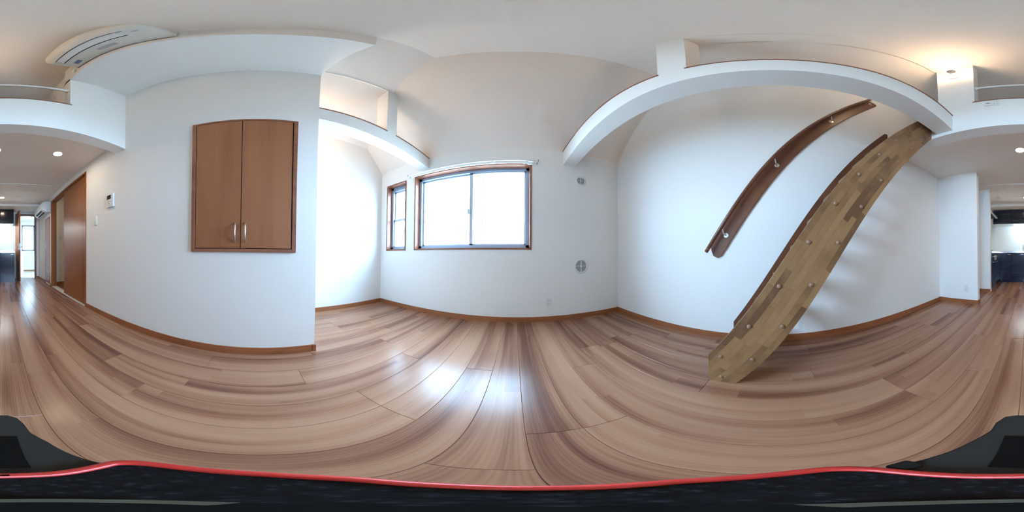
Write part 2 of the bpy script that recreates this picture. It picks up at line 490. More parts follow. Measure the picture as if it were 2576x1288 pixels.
# ------------------------------------------------------------------ BASEBOARDS
def baseboard(name, label, runs, h=.065):
    """runs: (x0,y0,x1,y1,nx,ny): wall face line and the normal into the room"""
    bm = NB()
    for x0, y0, x1, y1, nx, ny in runs:
        for t, z0, z1 in ((.011, 0, .042), (.0085, .042, h)):
            add_box(bm, min(x0, x1, x0 + nx * t, x1 + nx * t), max(x0, x1, x0 + nx * t, x1 + nx * t),
                    min(y0, y1, y0 + ny * t, y1 + ny * t), max(y0, y1, y0 + ny * t, y1 + ny * t), z0, z1)
    return struct(obj(name, bm, base_m), label, 'baseboard')
baseboard('baseboard_front', 'brown baseboard along the window wall', [(XA, YF, XR, YF, 0, -1)])
baseboard('baseboard_right', 'brown baseboard along the stair wall', [(XR, -2.4, XR, YF, -1, 0)])
baseboard('baseboard_alcove', 'brown baseboard along the alcove side wall', [(XA, .42, XA, YF, 1, 0)])
baseboard('baseboard_left', 'brown baseboard along the cabinet wall', [(XL, -2.03, XL, .415, 1, 0)])
box('end_cap', XL, XL + .014, .405, .43, 0, .066, base_m, bpy.data.objects['baseboard_left'])
baseboard('baseboard_wing', 'brown baseboard of the wing wall with the outlet', [(.752, -2.40, XR, -2.40, 0, 1), (.752, -2.50, .752, -2.40, -1, 0)])
baseboard('baseboard_wing_far', 'brown baseboard of the second wing wall', [(.752, -3.28, XR, -3.28, 0, 1)])
baseboard('baseboard_hallway', 'brown baseboard below the small air conditioner', [(XL, -5.15, XL, -4.27, 1, 0), (XL, YB, -1.085, YB, 0, 1), (XL, -3.84, XL, -3.76, 1, 0)])
baseboard('baseboard_hall', 'brown baseboard in the hall behind the sliding door', [(-2.4, -3.95, XL - T, -3.95, 0, 1)])
baseboard('baseboard_washroom', 'brown baseboard at the back of the washroom', [(-1.62, YW, -.25, YW, 0, 1)])

# brown capping trims
def cap(n, label, x0, x1, y0, y1, z):
    struct(box('trim_%d' % n, x0, x1, y0, y1, z, z + .013, trim_m), label, 'trim')
cap(4, 'brown cap strip on the alcove beam left of the post', XL - .16, XL + .006, .42, 1.124, 2.362)
cap(5, 'brown cap strip on the alcove beam right of the post', XL - .16, XL + .006, 1.256, YF, 2.362)
cap(6, 'short brown cap strip on the stair beam near the window wall', .584, .752, .470, YF, 2.36)
cap(7, 'long brown cap strip on the stair beam', .584, .752, YP, .328, 2.36)
cap(8, 'brown cap strip on the loft parapet', -.56, .41, YP - .148, YP + .006, 2.548)

# ------------------------------------------------------------------ WINDOWS
def window(n, label, w, yin, yg, sashes, pane_m=None, fw=.045):
    """opening w=(x0,x1,z0,z1); room side face yin; glazing plane yg"""
    x0, x1, z0, z1 = w
    root = thing('window_%d' % n, label, 'window', ((x0 + x1) / 2, yin, z0), kind='structure')
    d = 1 if yg > yin else -1
    p = yin - d * .008; q = yg - d * .02
    cw = .018
    bm = NB()
    for a, b, c, e in ((x0 - cw, x0 + .004, z0 - cw, z1 + cw), (x1 - .004, x1 + cw, z0 - cw, z1 + cw), (x0, x1, z0 - cw, z0 + .004), (x0, x1, z1 - .004, z1 + cw)):
        add_box(bm, a, b, min(p, q), max(p, q), c, e)
    obj('wood_casing', bm, trim_m, root)
    fa, fb = min(yg - d * .03, yg + d * .045), max(yg - d * .03, yg + d * .045)
    bm = NB()
    for a, b, c, e in ((x0, x0 + fw, z0, z1), (x1 - fw, x1, z0, z1), (x0, x1, z0, z0 + fw), (x0, x1, z1 - fw, z1)):
        add_box(bm, a, b, fa, fb, c, e)
    obj('window_frame', bm, alu, root)
    for (a, b, c, e, off, mt, sw) in sashes:
        ym = yg + d * off
        bm = NB()
        for s in ((a, a + sw, c, e), (b - sw, b, c, e), (a, b, c, c + sw), (a, b, e - sw, e)):
            add_box(bm, s[0], s[1], ym - .011, ym + .011, s[2], s[3])
        so = obj('sash', bm, mt, root)
        box('pane', a + sw - .004, b - sw + .004, ym - .003, ym + .003, c + sw - .004, e - sw + .004, pane_m or glass_m, so)
    return root
mid = -.565
x0, x1, z0, z1 = W2
r2 = window(2, 'large two-panel sliding window above the front wall', W2, YF, YF + .125,
            [(mid - .03, x1 - .02, z0 + .02, z1 - .02, .0, alu_w, .044), (x0 + .02, mid + .016, z0 + .02, z1 - .02, .026, alu_w, .046)])
r2['label'] = 'large two-panel sliding window with brown casing, blown white'
obj('sash_lock', add_box(NB(), mid - .052, mid - .024, YF + .085, YF + .115, 1.385, 1.46), alu_w, r2, .004)
bm = NB()
for xs in (-1.225, -.43):
    add_box(bm, xs - .006, xs + .006, YF + .158, YF + .166, z0 + .03, z1 - .03)
obj('screen_stile', bm, alu_w, r2)
x0, x1, z0, z1 = W1
zm = (z0 + z1) / 2 - .06
r1 = window(1, 'narrow sash window in the alcove corner', W1, YF, YF + .125,
            [(x0 + .02, x1 - .02, z0 + .02, zm + .022, .0, alu_w, .042), (x0 + .02, x1 - .02, zm - .018, z1 - .06, .026, alu_w, .042)])
obj('top_blind_box', add_box(NB(), x0 + .004, x1 - .004, YF + .10, YF + .16, z1 - .075, z1 - .004), alu, r1)
obj('sash_lock', add_box(NB(), -1.77, -1.735, YF + .09, YF + .115, zm + .016, zm + .04), white_p, r1, .003)
x0, x1, z0, z1 = W3
zm = 1.42
r3 = window(3, 'bright sash window in the washroom beyond the far door', W3, YW, YW - .09,
            [(x0 + .02, x1 - .02, z0 + .02, zm + .016, .0, alu_w, .03), (x0 + .02, x1 - .02, zm - .012, z1 - .06, .026, alu_w, .04)], pane_m=frost_m)
# daylight sampling portals in the window openings
for (a, b, c, d_), yy, ry in ((W1, YF + .17, 1), (W2, YF + .17, 1), (W3, YW - .13, -1)):
    ld = bpy.data.lights.new('window_daylight', 'AREA')
    ld.shape = 'RECTANGLE'; ld.size = b - a; ld.size_y = d_ - c
    ld.cycles.is_portal = True
    lo = bpy.data.objects.new('window_daylight', ld); C.objects.link(lo)
    lo.location = ((a + b) / 2, yy, (c + d_) / 2)
    lo.rotation_euler = (math.radians(-90 if ry > 0 else 90), 0, 0)

# curtain rail
cr = thing('curtain_rail', 'white double curtain rail above the large window', 'curtain rail', (-.62, YF, 2.10))
for yy, zz, a, b in ((YF - .050, 2.066, -1.433, .256), (YF - .105, 2.074, -1.434, .262)):
    bm = add_box(NB(), a, b, yy - .009, yy + .009, zz - .011, zz + .011)
    ro = obj('rail', bm, white_p, cr, .003)
    for e in (a, b):
        box('end_cap', e - .006, e + .006, yy - .012, yy + .012, zz - .014, zz + .014, greyp, ro, .003)
    for i in range(12):
        xx = b - .05 - .018 * i if i < 7 else b - .02 - .009 * (i - 7)
        obj('runner', add_tube(NB(), [(xx, yy, zz - .010), (xx, yy, zz - .024)], .004, 6), white_p, ro)
    box('magnet_runner', b - .115, b - .055, yy - .012, yy + .012, zz - .026, zz - .008, white_p, ro, .003)
for xx in (-1.36, -.78, -.25, .17):
    bm = add_box(NB(), xx - .012, xx + .012, YF - .112, YF, 2.085, 2.091)
    add_box(bm, xx - .012, xx + .012, YF - .004, YF, 2.085, 2.13)
    obj('bracket', bm, white_p, cr)

# ------------------------------------------------------------------ WALL CABINET
YC0, YC1, ZC0, ZC1 = -.504, .262, .820, 2.056
ca = thing('wall_cabinet', 'brown two-door cabinet recessed in the left white wall', 'cabinet', (XL, (YC0 + YC1) / 2, ZC0))
fw = .030
box('frame_stile', XL, XL + .014, YC0, YC0 + fw, ZC0, ZC1, trim_m, ca, .002)
box('frame_stile', XL, XL + .014, YC1 - fw, YC1, ZC0, ZC1, trim_m, ca, .002)
box('frame_rail', XL, XL + .0135, YC0 + fw, YC1 - fw, ZC0, ZC0 + .022, trim_m, ca, .002)
box('frame_rail', XL, XL + .0135, YC0 + fw, YC1 - fw, ZC1 - .022, ZC1, trim_m, ca, .002)
box('back_panel', XL + .0005, XL + .002, YC0 + fw, YC1 - fw, ZC0 + .02, ZC1 - .02, darkslot, ca)
ym = -.131
for s, (a, b) in enumerate(((YC0 + fw + .005, ym - .0025), (ym + .0025, YC1 - fw - .008))):
    d = box('door', XL + .002, XL + .011, a, b, ZC0 + .027, ZC1 - .025, cab_m, ca, .0015)
    yh = (ym - .038) if s == 0 else (ym + .034)
    pts = [(XL + .010, yh, .892)] + [(XL + .014 + .026 * math.sin(t * math.pi) ** .6, yh, .892 + .133 * t) for t in (.06, .15, .3, .5, .7, .85, .94)] + [(XL + .010, yh, 1.025)]
    obj('handle', add_tube(NB(), pts, .0055, 10), nickel, d, smooth=True)

# ------------------------------------------------------------------ SLIDING DOOR
dn = struct(thing('door_1', 'brown sliding door standing half open in the left wall', 'door', (XL, -2.9, 0)), 'brown sliding door standing half open in the left wall', 'door')
box('jamb', XL - T - .004, XL + .008, -2.075, -2.047, 0, 2.09, door_m, dn, .002)
box('jamb', XL - T - .004, XL + .008, -3.755, -3.725, 0, 2.09, door_m, dn, .002)
box('head_rail', XL - T - .004, XL + .008, -3.755, -2.047, 2.062, 2.092, door_m, dn, .002)
box('threshold', XL - T, XL + .002, -3.725, -2.075, -.002, .004, ivory_p, dn)
lf = box('leaf', XL - .062, XL - .028, -3.00, -2.075, .008, 2.062, door_m, dn, .002)
bm = add_box(NB(), XL - .0285, XL - .027, -2.142, -2.112, .905, 1.045)
pu = obj('finger_pull', bm, darkslot, lf)
# ------------------------------------------------------------------ STORAGE DOOR under the small air conditioner
d2 = thing('door_2', 'low narrow brown storage door in the passage wall', 'door', (XL, -4.05, 0), kind='structure')
bm = NB()
for a, b, c, e in ((-4.265, -4.245, .035, 1.73), (-3.865, -3.845, .035, 1.73), (-4.265, -3.845, 1.71, 1.73)):
    add_box(bm, XL, XL + .010, a, b, c, e)
obj('door_frame', bm, trim_m, d2)
l2 = box('leaf', XL + .001, XL + .007, -4.243, -3.867, .035, 1.708, door_m, d2)
obj('pull', add_box(NB(), XL + .006, XL + .016, -4.225, -4.20, .93, 1.03), nickel, l2, .003)
# ------------------------------------------------------------------ FAR DOOR to the washroom
d3 = thing('door_3', 'dark brown door with lever handle, swung open towards the kitchen units', 'door', (-.73, YB, 0), kind='structure')
bm = NB()
for a, b, c, e in ((DO[0] - .04, DO[0], 0, 2.075), (DO[1], DO[1] + .035, 0, 2.075), (DO[0], DO[1], 2.035, 2.075)):
    add_box(bm, a, b, YB - T - .01, YB + .012, c, e)
obj('door_frame', bm, trim_m, d3)
ang = math.radians(84)
hx, hy = DO[1] - .002, YB + .014
def leafpt(s, t):    # s along the leaf from the hinge, t across its thickness
    return (hx - s * math.cos(ang) - t * math.sin(ang), hy + s * math.sin(ang) - t * math.cos(ang))
pl = [leafpt(0, -.036), leafpt(.595, -.036), leafpt(.595, 0), leafpt(0, 0)]
lf3 = obj('leaf', add_prism(NB(), pl, 'z', .01, 2.03), door_m, d3)
for t in (-.036, 0):
    sgn = 1 if t == 0 else -1
    a = leafpt(.535, t); b = leafpt(.535, t + sgn * .045); c = leafpt(.43, t + sgn * .05)
    bm = add_tube(NB(), [(*a, .985), (*b, .985), (*c, .985)], .009, 8)
    e0, e1 = leafpt(.51, t), leafpt(.56, t); f0, f1 = leafpt(.51, t + sgn * .006), leafpt(.56, t + sgn * .006)
    add_prism(bm, [e0, e1, f1, f0], 'z', .90, 1.07)
    obj('lever_handle', bm, chrome, lf3, smooth=False)
e0 = leafpt(.5945, -.030); e1 = leafpt(.5945, -.006); f0 = leafpt(.597, -.030); f1 = leafpt(.597, -.006)
obj('latch_plate', add_prism(NB(), [e0, e1, f1, f0], 'z', .90, 1.09), chrome, lf3)

# ------------------------------------------------------------------ STAIRCASE
st = thing('staircase', 'steep open wooden staircase climbing to the loft', 'staircase', (1.1, .2, 0))
SS = 1.45
up = lambda y: .96 + SS * (-.183 - y)
lo_ = lambda y: .93 + SS * (-.455 - y)
yt = -.183 - (2.34 - .96) / SS
poly = [(-.455 + .93 / SS, 0), (.33, 0), (.33, up(.33)), (yt, 2.34), (YP + .004, 2.34), (YP + .004, lo_(YP + .004))]
def clip(poly, p, n):
    out = []
    for i in range(len(poly)):
        a, b = poly[i], poly[(i + 1) % len(poly)]
        da = (a[0] - p[0]) * n[0] + (a[1] - p[1]) * n[1]; db = (b[0] - p[0]) * n[0] + (b[1] - p[1]) * n[1]
        if da >= 0: out.append(a)
        if (da >= 0) != (db >= 0):
            t = da / (da - db); out.append((a[0] + t * (b[0] - a[0]), a[1] + t * (b[1] - a[1])))
    return out
ln = math.hypot(1, SS)
tdir = (-1 / ln, SS / ln); ndir = (SS / ln, 1 / ln)
def area(p):
    return .5 * abs(sum(p[i][0] * p[(i + 1) % len(p)][1] - p[(i + 1) % len(p)][0] * p[i][1] for i in range(len(p))))
XS = .80
near = obj('stringer', add_prism(NB(), poly, 'x', XS + .003, XS + .030), stave_m, st)
width = (up(0) - lo_(0)) / ln
rows = 7
rw = (width + .004) / rows
base = (-.455 + .93 / SS, 0)          # on the lower edge line
rs = random.Random(21)
for r_ in range(rows):
    s = -.35 - rs.uniform(0, .2)
    w0 = r_ * rw - .002
    while s < 2.95:
        L = rs.uniform(.16, .46)
        s1 = s + L
        def P(s_, w_): return (base[0] + tdir[0] * s_ + ndir[0] * w_, base[1] + tdir[1] * s_ + ndir[1] * w_)
        p = [P(s + .0002, w0 + .0002), P(s1 - .0002, w0 + .0002), P(s1 - .0002, w0 + rw - .0002), P(s + .0002, w0 + rw - .0002)]
        ok = True
        n_ = len(poly)
        for i in range(n_):
            a, b = poly[i], poly[(i + 1) % n_]
            nrm = (-(b[1] - a[1]), b[0] - a[0])
            p = clip(p, a, nrm)
            if len(p) < 3: ok = False; break
        if ok and area(p) > 4e-5:
            obj('stave', add_prism(NB(), p, 'x', XS, XS + .003), stave_m, near)
        s = s1
far = obj('stringer', add_prism(NB(), [(.186, 0), (.33, 0), (.33, .21), (-1.20, 2.49), (YP + .004, 2.49), (YP + .004, 2.073)], 'x', 1.385, 1.412), rail_m, st)  # dark rail wood here paints in the shade on the far stringer
for k in range(9):
    zc, yc = .217 + .2185 * k, .1815 - .1505 * k
    box('tread', XS + .030, 1.385, yc - .125, yc + .105, zc - .016, zc + .016, stair_m, st, .003)
    for dy in (.081, -.081):
        y_, z_ = yc + dy, zc
        if lo_(y_) > z_ - .01: continue
        bm = add_lathe(NB(), [(.0125, 0), (.0125, .003), (.0095, .0075), (.005, .0095), (0, .010)], 10, wall_mat((XS, y_, z_), (-1, 0, 0)))
        obj('bolt_cap', bm, knob_m, near, smooth=True)
bm = add_lathe(NB(), [(.0125, 0), (.0125, .003), (.0095, .0075), (.005, .0095), (0, .010)], 10, wall_mat((XS, .262, .048), (-1, 0, 0)))
obj('bolt_cap', bm, knob_m, near, smooth=True)

# ------------------------------------------------------------------ HANDRAIL
hr = thing('handrail', 'brown wooden handrail on a backing board above the staircase', 'handrail', (XR, -.3, .8))
hs = 1.49
hl = math.hypot(1, hs); t_ = (-1 / hl, hs / hl); n_ = (hs / hl, 1 / hl)
b0 = (.452, .800)
Ltot = 2.80
def H(s, w): return (b0[0] + t_[0] * s + n_[0] * w, b0[1] + t_[1] * s + n_[1] * w)
hw = .128
prof = [H(.02, 0), H(Ltot, 0), H(Ltot + .02, .02), H(Ltot + .02, hw), H(.03, hw), H(.0, hw * .75), H(-.022, hw * .5), H(-.018, hw * .2)]
obj('backing_board', add_prism(NB(), prof, 'x', XR - .020, XR - .001), rail_m, hr, .003)
rp = lambda s: (XR - .075, .566 + t_[0] * s, .852 + t_[1] * s)
bm = add_tube(NB(), [rp(0), rp(.006), rp(.5), rp(1.4), rp(2.2), rp(2.81), rp(2.816)], [.014, .0175, .0175, .0175, .0175, .0175, .014], 14)
ro = obj('rail', bm, rail_m, hr, smooth=True)
obj('end_ring', add_tube(NB(), [rp(.03), rp(.036)], .0185, 14), trim_m, ro, smooth=True)
for s in (.20, 1.02, 1.93, 2.74):
    c = H(s, .062)
    m4 = wall_mat((XR - .020, c[0], c[1]), (-1, 0, 0))
    bm = add_lathe(NB(), [(0, .007), (.010, .007), (.022, .006), (.025, 0)], 16, m4)
    e = rp(s + .05)
    add_tube(bm, [(XR - .022, c[0], c[1]), (XR - .060, c[0] + n_[0] * .012, c[1] + n_[1] * .012), (e[0] + .002, e[1] - n_[0] * .02, e[2] - n_[1] * .02)], .0065, 8)
    obj('bracket', bm, nickel, hr, smooth=True)

# ------------------------------------------------------------------ LOFT RAIL AND LAMP
lr = thing('loft_rail', 'white pipe rail across the loft opening', 'rail', (-.08, -1.30, 2.95))
zr, yr = 2.965, -1.295
obj('pipe', add_tube(NB(), [(-.54, yr, zr), (.39, yr, zr)], .0165, 14), white_p, lr, smooth=True)
for xx, s in ((-.546, 1), (.395, -1)):
    obj('flange', add_lathe(NB(), [(.032, 0), (.032, .006), (.02, .012), (.02, .03), (0, .03)], 16, wall_mat((xx, yr, zr), (s, 0, 0))), white_p, lr, smooth=True)
def wall_lamp(lx, y0, lz, label):
    lp = thing('wall_lamp', label, 'lamp', (lx, y0, lz), 'twin warm wall lamps')
    ly = y0 + .125
    obj('back_plate', add_lathe(NB(), [(.045, 0), (.045, .012), (.03, .02), (0, .02)], 20, wall_mat((lx + .03, y0, lz - .03), (0, 1, 0))), white_p, lp, smooth=True)
    obj('arm', add_tube(NB(), [(lx + .03, y0 + .015, lz - .03), (lx + .03, y0 + .09, lz - .03), (lx, ly, lz - .045)], .008, 8), nickel, lp, smooth=True)
    obj('shade', add_lathe(NB(), [(0, -.045), (.03, -.042), (.055, -.02), (.066, .012), (.058, .04), (.03, .055), (0, .058)], 24, Matrix.Translation((lx, ly, lz))), lamp_m, lp, smooth=True)
    obj('shade_holder', add_lathe(NB(), [(0, -.058), (.036, -.056), (.040, -.04), (.034, -.036)], 20, Matrix.Translation((lx, ly, lz))), nickel, lp, smooth=True)
wall_lamp(.525, YP, 3.40, 'glowing warm lamp on the post beside the loft opening')
wall_lamp(-1.68, .42, 2.62, 'warm lamp around the corner in the alcove, behind the cabinet wall')

# ------------------------------------------------------------------ AIR CONDITIONERS
a1 = thing('air_conditioner', 'white wall air conditioner on the bulkhead beside the loft', 'air conditioner', (FX, -.7, 3.41))
pr = [(FX + .002, 3.412), (FX + .05, 3.408), (-.40, 3.402), (-.345, 3.410), (-.312, 3.435), (-.298, 3.475), (-.295, 3.56), (-.297, 3.64), (-.312, 3.675), (-.345, 3.69), (FX + .002, 3.69)]
ab = obj('body', add_prism(NB(), pr, 'y', -1.085, -.325), ivory_p, a1, .004, smooth=True)
fl_ = obj('louver_flap', add_prism(NB(), [(-.408, 3.4015), (-.356, 3.4065), (-.356, 3.402), (-.408, 3.397)], 'y', -1.03, -.46), white_p, a1, .001)
obj('air_slot', add_prism(NB(), [(-.416, 3.4025), (-.408, 3.4025), (-.408, 3.3995), (-.416, 3.3995)], 'y', -1.035, -.45), darkslot, a1)
obj('air_slot', add_prism(NB(), [(-.354, 3.408), (-.350, 3.409), (-.350, 3.404), (-.354, 3.404)], 'y', -1.035, -.46), darkslot, a1)
obj('gap_shadow', add_box(NB(), FX + .0005, FX + .004, -1.08, -.33, 3.408, 3.44), darkslot, a1)  # dark strip standing in for the shadow between unit and bulkhead
box('sticker', -.50, -.465, -1.01, -.94, 3.4045, 3.4065, blue_tick, a1)
box('sticker', -.485, -.455, -.72, -.58, 3.4035, 3.4055, tick_m, a1)
for yy in (-.43, -.38):
    box('indicator', -.36 if yy < -.4 else -.385, -.35 if yy < -.4 else -.375, yy - .02, yy + .01, 3.4025, 3.4075, greyp, a1)
obj('drain_elbow', add_tube(NB(), [(FX + .012, -1.125, 3.43), (FX + .012, -1.125, 3.39), (FX + .012, -1.15, 3.37)], .016, 10), ivory_p, a1, smooth=True)

a2 = thing('air_conditioner', 'small white air conditioner above the low storage door', 'air conditioner', (XL, -4.2, 1.83))
pr = [(XL + .002, 2.095), (XL + .12, 2.095), (XL + .19, 2.08), (XL + .232, 2.04), (XL + .246, 1.985), (XL + .243, 1.93), (XL + .225, 1.885), (XL + .17, 1.842), (XL + .10, 1.826), (XL + .002, 1.822)]
obj('body', add_prism(NB(), pr, 'y', -4.62, -3.78), white_p, a2, .005, smooth=True)
for p0, p1 in (((.221, 1.8815), (.178, 1.848)), ((.163, 1.8405), (.112, 1.829))):
    q_ = Vector((p1[1] - p0[1], -(p1[0] - p0[0]))).normalized() * -.002
    if q_.y > 0: q_ = -q_
    bm = add_prism(NB(), [(XL + p0[0], p0[1] + .002), (XL + p1[0], p1[1] + .002), (XL + p1[0] + q_.x, p1[1] + q_.y), (XL + p0[0] + q_.x, p0[1] + q_.y)], 'y', -4.53, -3.90)
    obj('air_slot', bm, darkslot, a2)
obj('panel_seam', add_prism(NB(), [(XL + .2435, 1.935), (XL + .2475, 1.935), (XL + .2475, 1.938), (XL + .2435, 1.938)], 'y', -4.61, -3.79), greyp, a2)
box('indicator', XL + .08, XL + .10, -3.781, -3.778, 1.87, 1.885, greyp, a2)

# ------------------------------------------------------------------ VENTS
def vent(y, x, z, rr, label):
    v = thing('wall_vent', label, 'vent', (x, y, z), 'round vents on the window wall')
    m4 = wall_mat((x, y, z), (0, -1, 0))
    obj('flange', add_lathe(NB(), [(rr * .78, .003), (rr * .80, .012), (rr * .9, .013), (rr, .006), (rr, 0)], 32, m4), white_p, v, smooth=True)
    g = obj('grille', add_lathe(NB(), [(0, .004), (rr * .79, .004)], 32, m4), greyp, v)
    bm = NB()
    for i in range(-4, 5):
        zz = z + i * rr * .17; hwid = math.sqrt(max(0, (rr * .78) ** 2 - (i * rr * .17) ** 2))
        add_box(bm, x - hwid, x + hwid, y - .0065, y - .004, zz - rr * .03, zz + rr * .03)
    obj('mesh_bars', bm, plain('vent_mesh', (.42, .43, .45), .5) if 'vent_mesh' not in MATS else MATS['vent_mesh'], g)
    box('cross_bar', x - rr * .05, x + rr * .05, y - .010, y - .004, z - rr * .79, z + rr * .79, white_p, v)
    box('cross_bar', x - rr * .79, x + rr * .79, y - .010, y - .004, z - rr * .035, z + rr * .035, white_p, v)
    obj('knob', add_lathe(NB(), [(rr * .14, .004), (rr * .14, .016), (rr * .1, .019), (0, .02)], 14, m4), white_p, v, smooth=True)
vent(YF, .830, 1.888, .068, 'small round white vent high on the window wall')
vent(YF, .835, .702, .095, 'larger round white vent low on the window wall')

# ------------------------------------------------------------------ OUTLETS AND SWITCHES
def plate(name, label, cat, c, nrm, w, h, feats, group=None, d=.008):
    """plate on a wall; feats = (du, dv, w, h, part name, material); u is horizontal along the wall"""
    o = thing(name, label, cat, c, group)
    N = Vector(nrm); U = Vector((0, 0, 1)).cross(N)
    def slab(u0, u1, v0, v1, t0, t1):
        ps = [Vector(c) + U * u0 + N * t0, Vector(c) + U * u1 + N * t1]
        lo3 = [min(ps[0][i], ps[1][i]) for i in range(3)]; hi3 = [max(ps[0][i], ps[1][i]) for i in range(3)]
        return add_box(NB(), lo3[0], hi3[0], lo3[1], hi3[1], c[2] + v0, c[2] + v1)
    obj('cover_plate', slab(-w / 2, w / 2, -h / 2, h / 2, 0, d), white_p, o, .003)
    for du, dv, fw_, fh, nm, mt in feats:
        t1 = d + (.0008 if mt in (darkslot, screen_m, greyp, tick_m) else .003)
        obj(nm, slab(du - fw_ / 2, du + fw_ / 2, dv - fh / 2, dv + fh / 2, d * .4, t1), mt, o)
    return o
socket = [(0, 0, .046, .086, 'socket_insert', white_p)] + [(du, dv, .003, .010, 'slot', darkslot) for dv in (.02, -.02) for du in (-.008, .008)]
def fix_slots(o):
    for ch in o.children:
        if ch.name.startswith('slot'):
            pass
plate('wall_outlet', 'white double outlet low on the window wall', 'outlet', (.41, YF, .255), (0, -1, 0), .072, .122, [(du, dv, .004, .011, 'slot', darkslot) for dv in (.017, -.017) for du in (-.008, .008)])
plate('wall_outlet', 'white outlet low on the wing wall at the foot of the stair wall', 'outlet', (.938, -2.40, .255), (0, 1, 0), .072, .122, [(du, dv, .004, .011, 'slot', darkslot) for dv in (.017, -.017) for du in (-.008, .008)])
plate('wall_outlet', 'wide white outlet plate under the loft rail on the parapet', 'outlet', (.254, YP, 2.478), (0, 1, 0), .115, .095, [(-.03, .0, .020, .010, 'antenna_port', darkslot)] + [(du, dv, .005, .014, 'slot', tick_m) for dv in (.018, -.018) for du in (.02, .04)])
plate('remote_panel', 'white control panel with small dark screen left of the cabinet', 'control panel', (XL, -1.475, 1.425), (1, 0, 0), .125, .165,
      [(-.012, .045, .07, .05, 'screen', screen_m), (-.02, -.012, .012, .008, 'button', greyp), (.01, -.012, .012, .008, 'button', greyp), (-.01, -.035, .018, .010, 'button', greyp), (.02, -.058, .02, .012, 'button', ivory_p)], d=.022)
plate('light_switch', 'white light switch beside the sliding door', 'switch', (XL, -1.80, 1.235), (1, 0, 0), .072, .120, [(0, .012, .036, .05, 'rocker', white_p), (0, -.035, .036, .025, 'rocker', ivory_p)], d=.010)
plate('light_switch', 'white switch in the hall seen past the sliding door', 'switch', (-1.455, -3.95, 1.20), (0, 1, 0), .075, .12, [(0, 0, .04, .07, 'rocker', ivory_p)])
plate('light_switch', 'small white switch beneath the small air conditioner', 'switch', (XL, -4.80, 1.40), (1, 0, 0), .07, .15, [(0, .03, .03, .04, 'rocker', ivory_p), (0, -.04, .03, .03, 'rocker', ivory_p)])

# ------------------------------------------------------------------ CEILING LIGHTS
def downlight(x, y, label):
    o = thing('downlight', label, 'downlight', (x, y, ZK), 'round downlights in the low ceiling')
    m4 = wall_mat((x, y, ZK), (0, 0, -1))
    obj('bezel', add_lathe(NB(), [(.050, .001), (.052, .006), (.058, .006), (.062, 0)], 28, m4), white_p, o, smooth=True)
    obj('diffuser', add_lathe(NB(), [(0, .004), (.030, .0035), (.050, .001)], 28, m4), down_m, o, smooth=True)
downlight(-.661, -1.885, 'round downlight nearest the sliding door')
downlight(.068, -1.895, 'round downlight in the middle of the low ceiling')
downlight(.012, -3.91, 'farthest round downlight, over the kitchen floor')
sm = thing('smoke_alarm', 'round white smoke alarm on the ceiling before the farthest downlight', 'smoke alarm', (.04, -3.55, ZK))
m4 = wall_mat((.04, -3.55, ZK), (0, 0, -1))
obj('base', add_lathe(NB(), [(.05, 0), (.05, .012), (.046, .014), (0, .014)], 24, m4), white_p, sm, smooth=True)
obj('sensor_cap', add_lathe(NB(), [(.036, .014), (.034, .03), (.02, .036), (0, .036)], 24, m4), white_p, sm, smooth=True)
wl = thing('washroom_lamp', 'bright round ceiling lamp in the washroom', 'lamp', (-1.05, -6.3, 2.25))
m4 = wall_mat((-1.05, -6.3, 2.25), (0, 0, -1))
obj('base', add_lathe(NB(), [(.085, 0), (.085, .012), (0, .012)], 24, m4), white_p, wl)
obj('shade', add_lathe(NB(), [(.08, .012), (.078, .05), (.05, .075), (0, .082)], 24, m4), wash_m, wl, smooth=True)
hl_ = thing('added_hall_lamp', 'added warm round ceiling lamp, unseen, lighting the hall behind the sliding door', 'lamp', (-1.9, -3.2, 2.2))  # added lamp, out of view, to warm the hall wall
m4 = wall_mat((-1.9, -3.2, 2.2), (0, 0, -1))
obj('base', add_lathe(NB(), [(.07, 0), (.07, .01), (0, .01)], 24, m4), white_p, hl_)
obj('shade', add_lathe(NB(), [(.065, .01), (.06, .04), (.03, .055), (0, .06)], 24, m4), hall_m, hl_, smooth=True)

# ------------------------------------------------------------------ KITCHEN
KF = -4.45      # front of the back row doors
def base_unit(x0, x1, label):
    o = thing('base_cabinet', label, 'cabinet', ((x0 + x1) / 2, (KF + YB) / 2, 0), 'dark base cabinets of the back row')
    box('carcass', x0 + .001, x1 - .001, YB + .005, KF - .02, .10, .82, kit_m, o)
    box('plinth', x0 + .001, x1 - .001, YB + .005, KF - .05, 0, .10, kit_m, o)
    d = box('door', x0 + .002, x1 - .002, KF - .02, KF, .235, .795, kit_m, o, .002)
    box('pull', x0 + .02, x0 + .11, KF, KF + .012, .775, .783, chrome, d, .002)
    box('drawer', x0 + .002, x1 - .002, KF - .02, KF, .085, .230, kit_m, o, .002)
base_unit(-.325, .07, 'dark base cabinet at the free end by the open door')
base_unit(.07, .42, 'dark base cabinet below the tap')
base_unit(.42, .757, 'dark base cabinet in the inner kitchen corner')
wt = thing('worktop', 'stainless L-shaped kitchen worktop', 'worktop', (.5, -4.6, .82))
box('slab', -.335, XR - .003, YB + .004, KF + .018, .822, .858, steel, wt, .003)
box('slab', .738, XR - .003, KF + .018, -3.385, .822, .858, steel, wt, .003)
box('upstand', -.335, XR - .003, YB + .003, YB + .018, .858, .895, steel, wt, .002)
box('upstand', XR - .018, XR - .003, YB + .02, -3.385, .858, .895, steel, wt, .002)
WX = .757
cu = thing('base_cabinet', 'dark corner base cabinet next to the grill', 'cabinet', (1.05, -4.4, 0))
box('carcass', WX + .02, XR - .004, YB + .005, -4.14, .10, .82, kit_m, cu)
box('plinth', WX + .05, XR - .004, KF - .05, -4.14, 0, .10, kit_m, cu)
dd = box('door', WX, WX + .02, KF + .003, -4.143, .105, .795, kit_m, cu, .002)
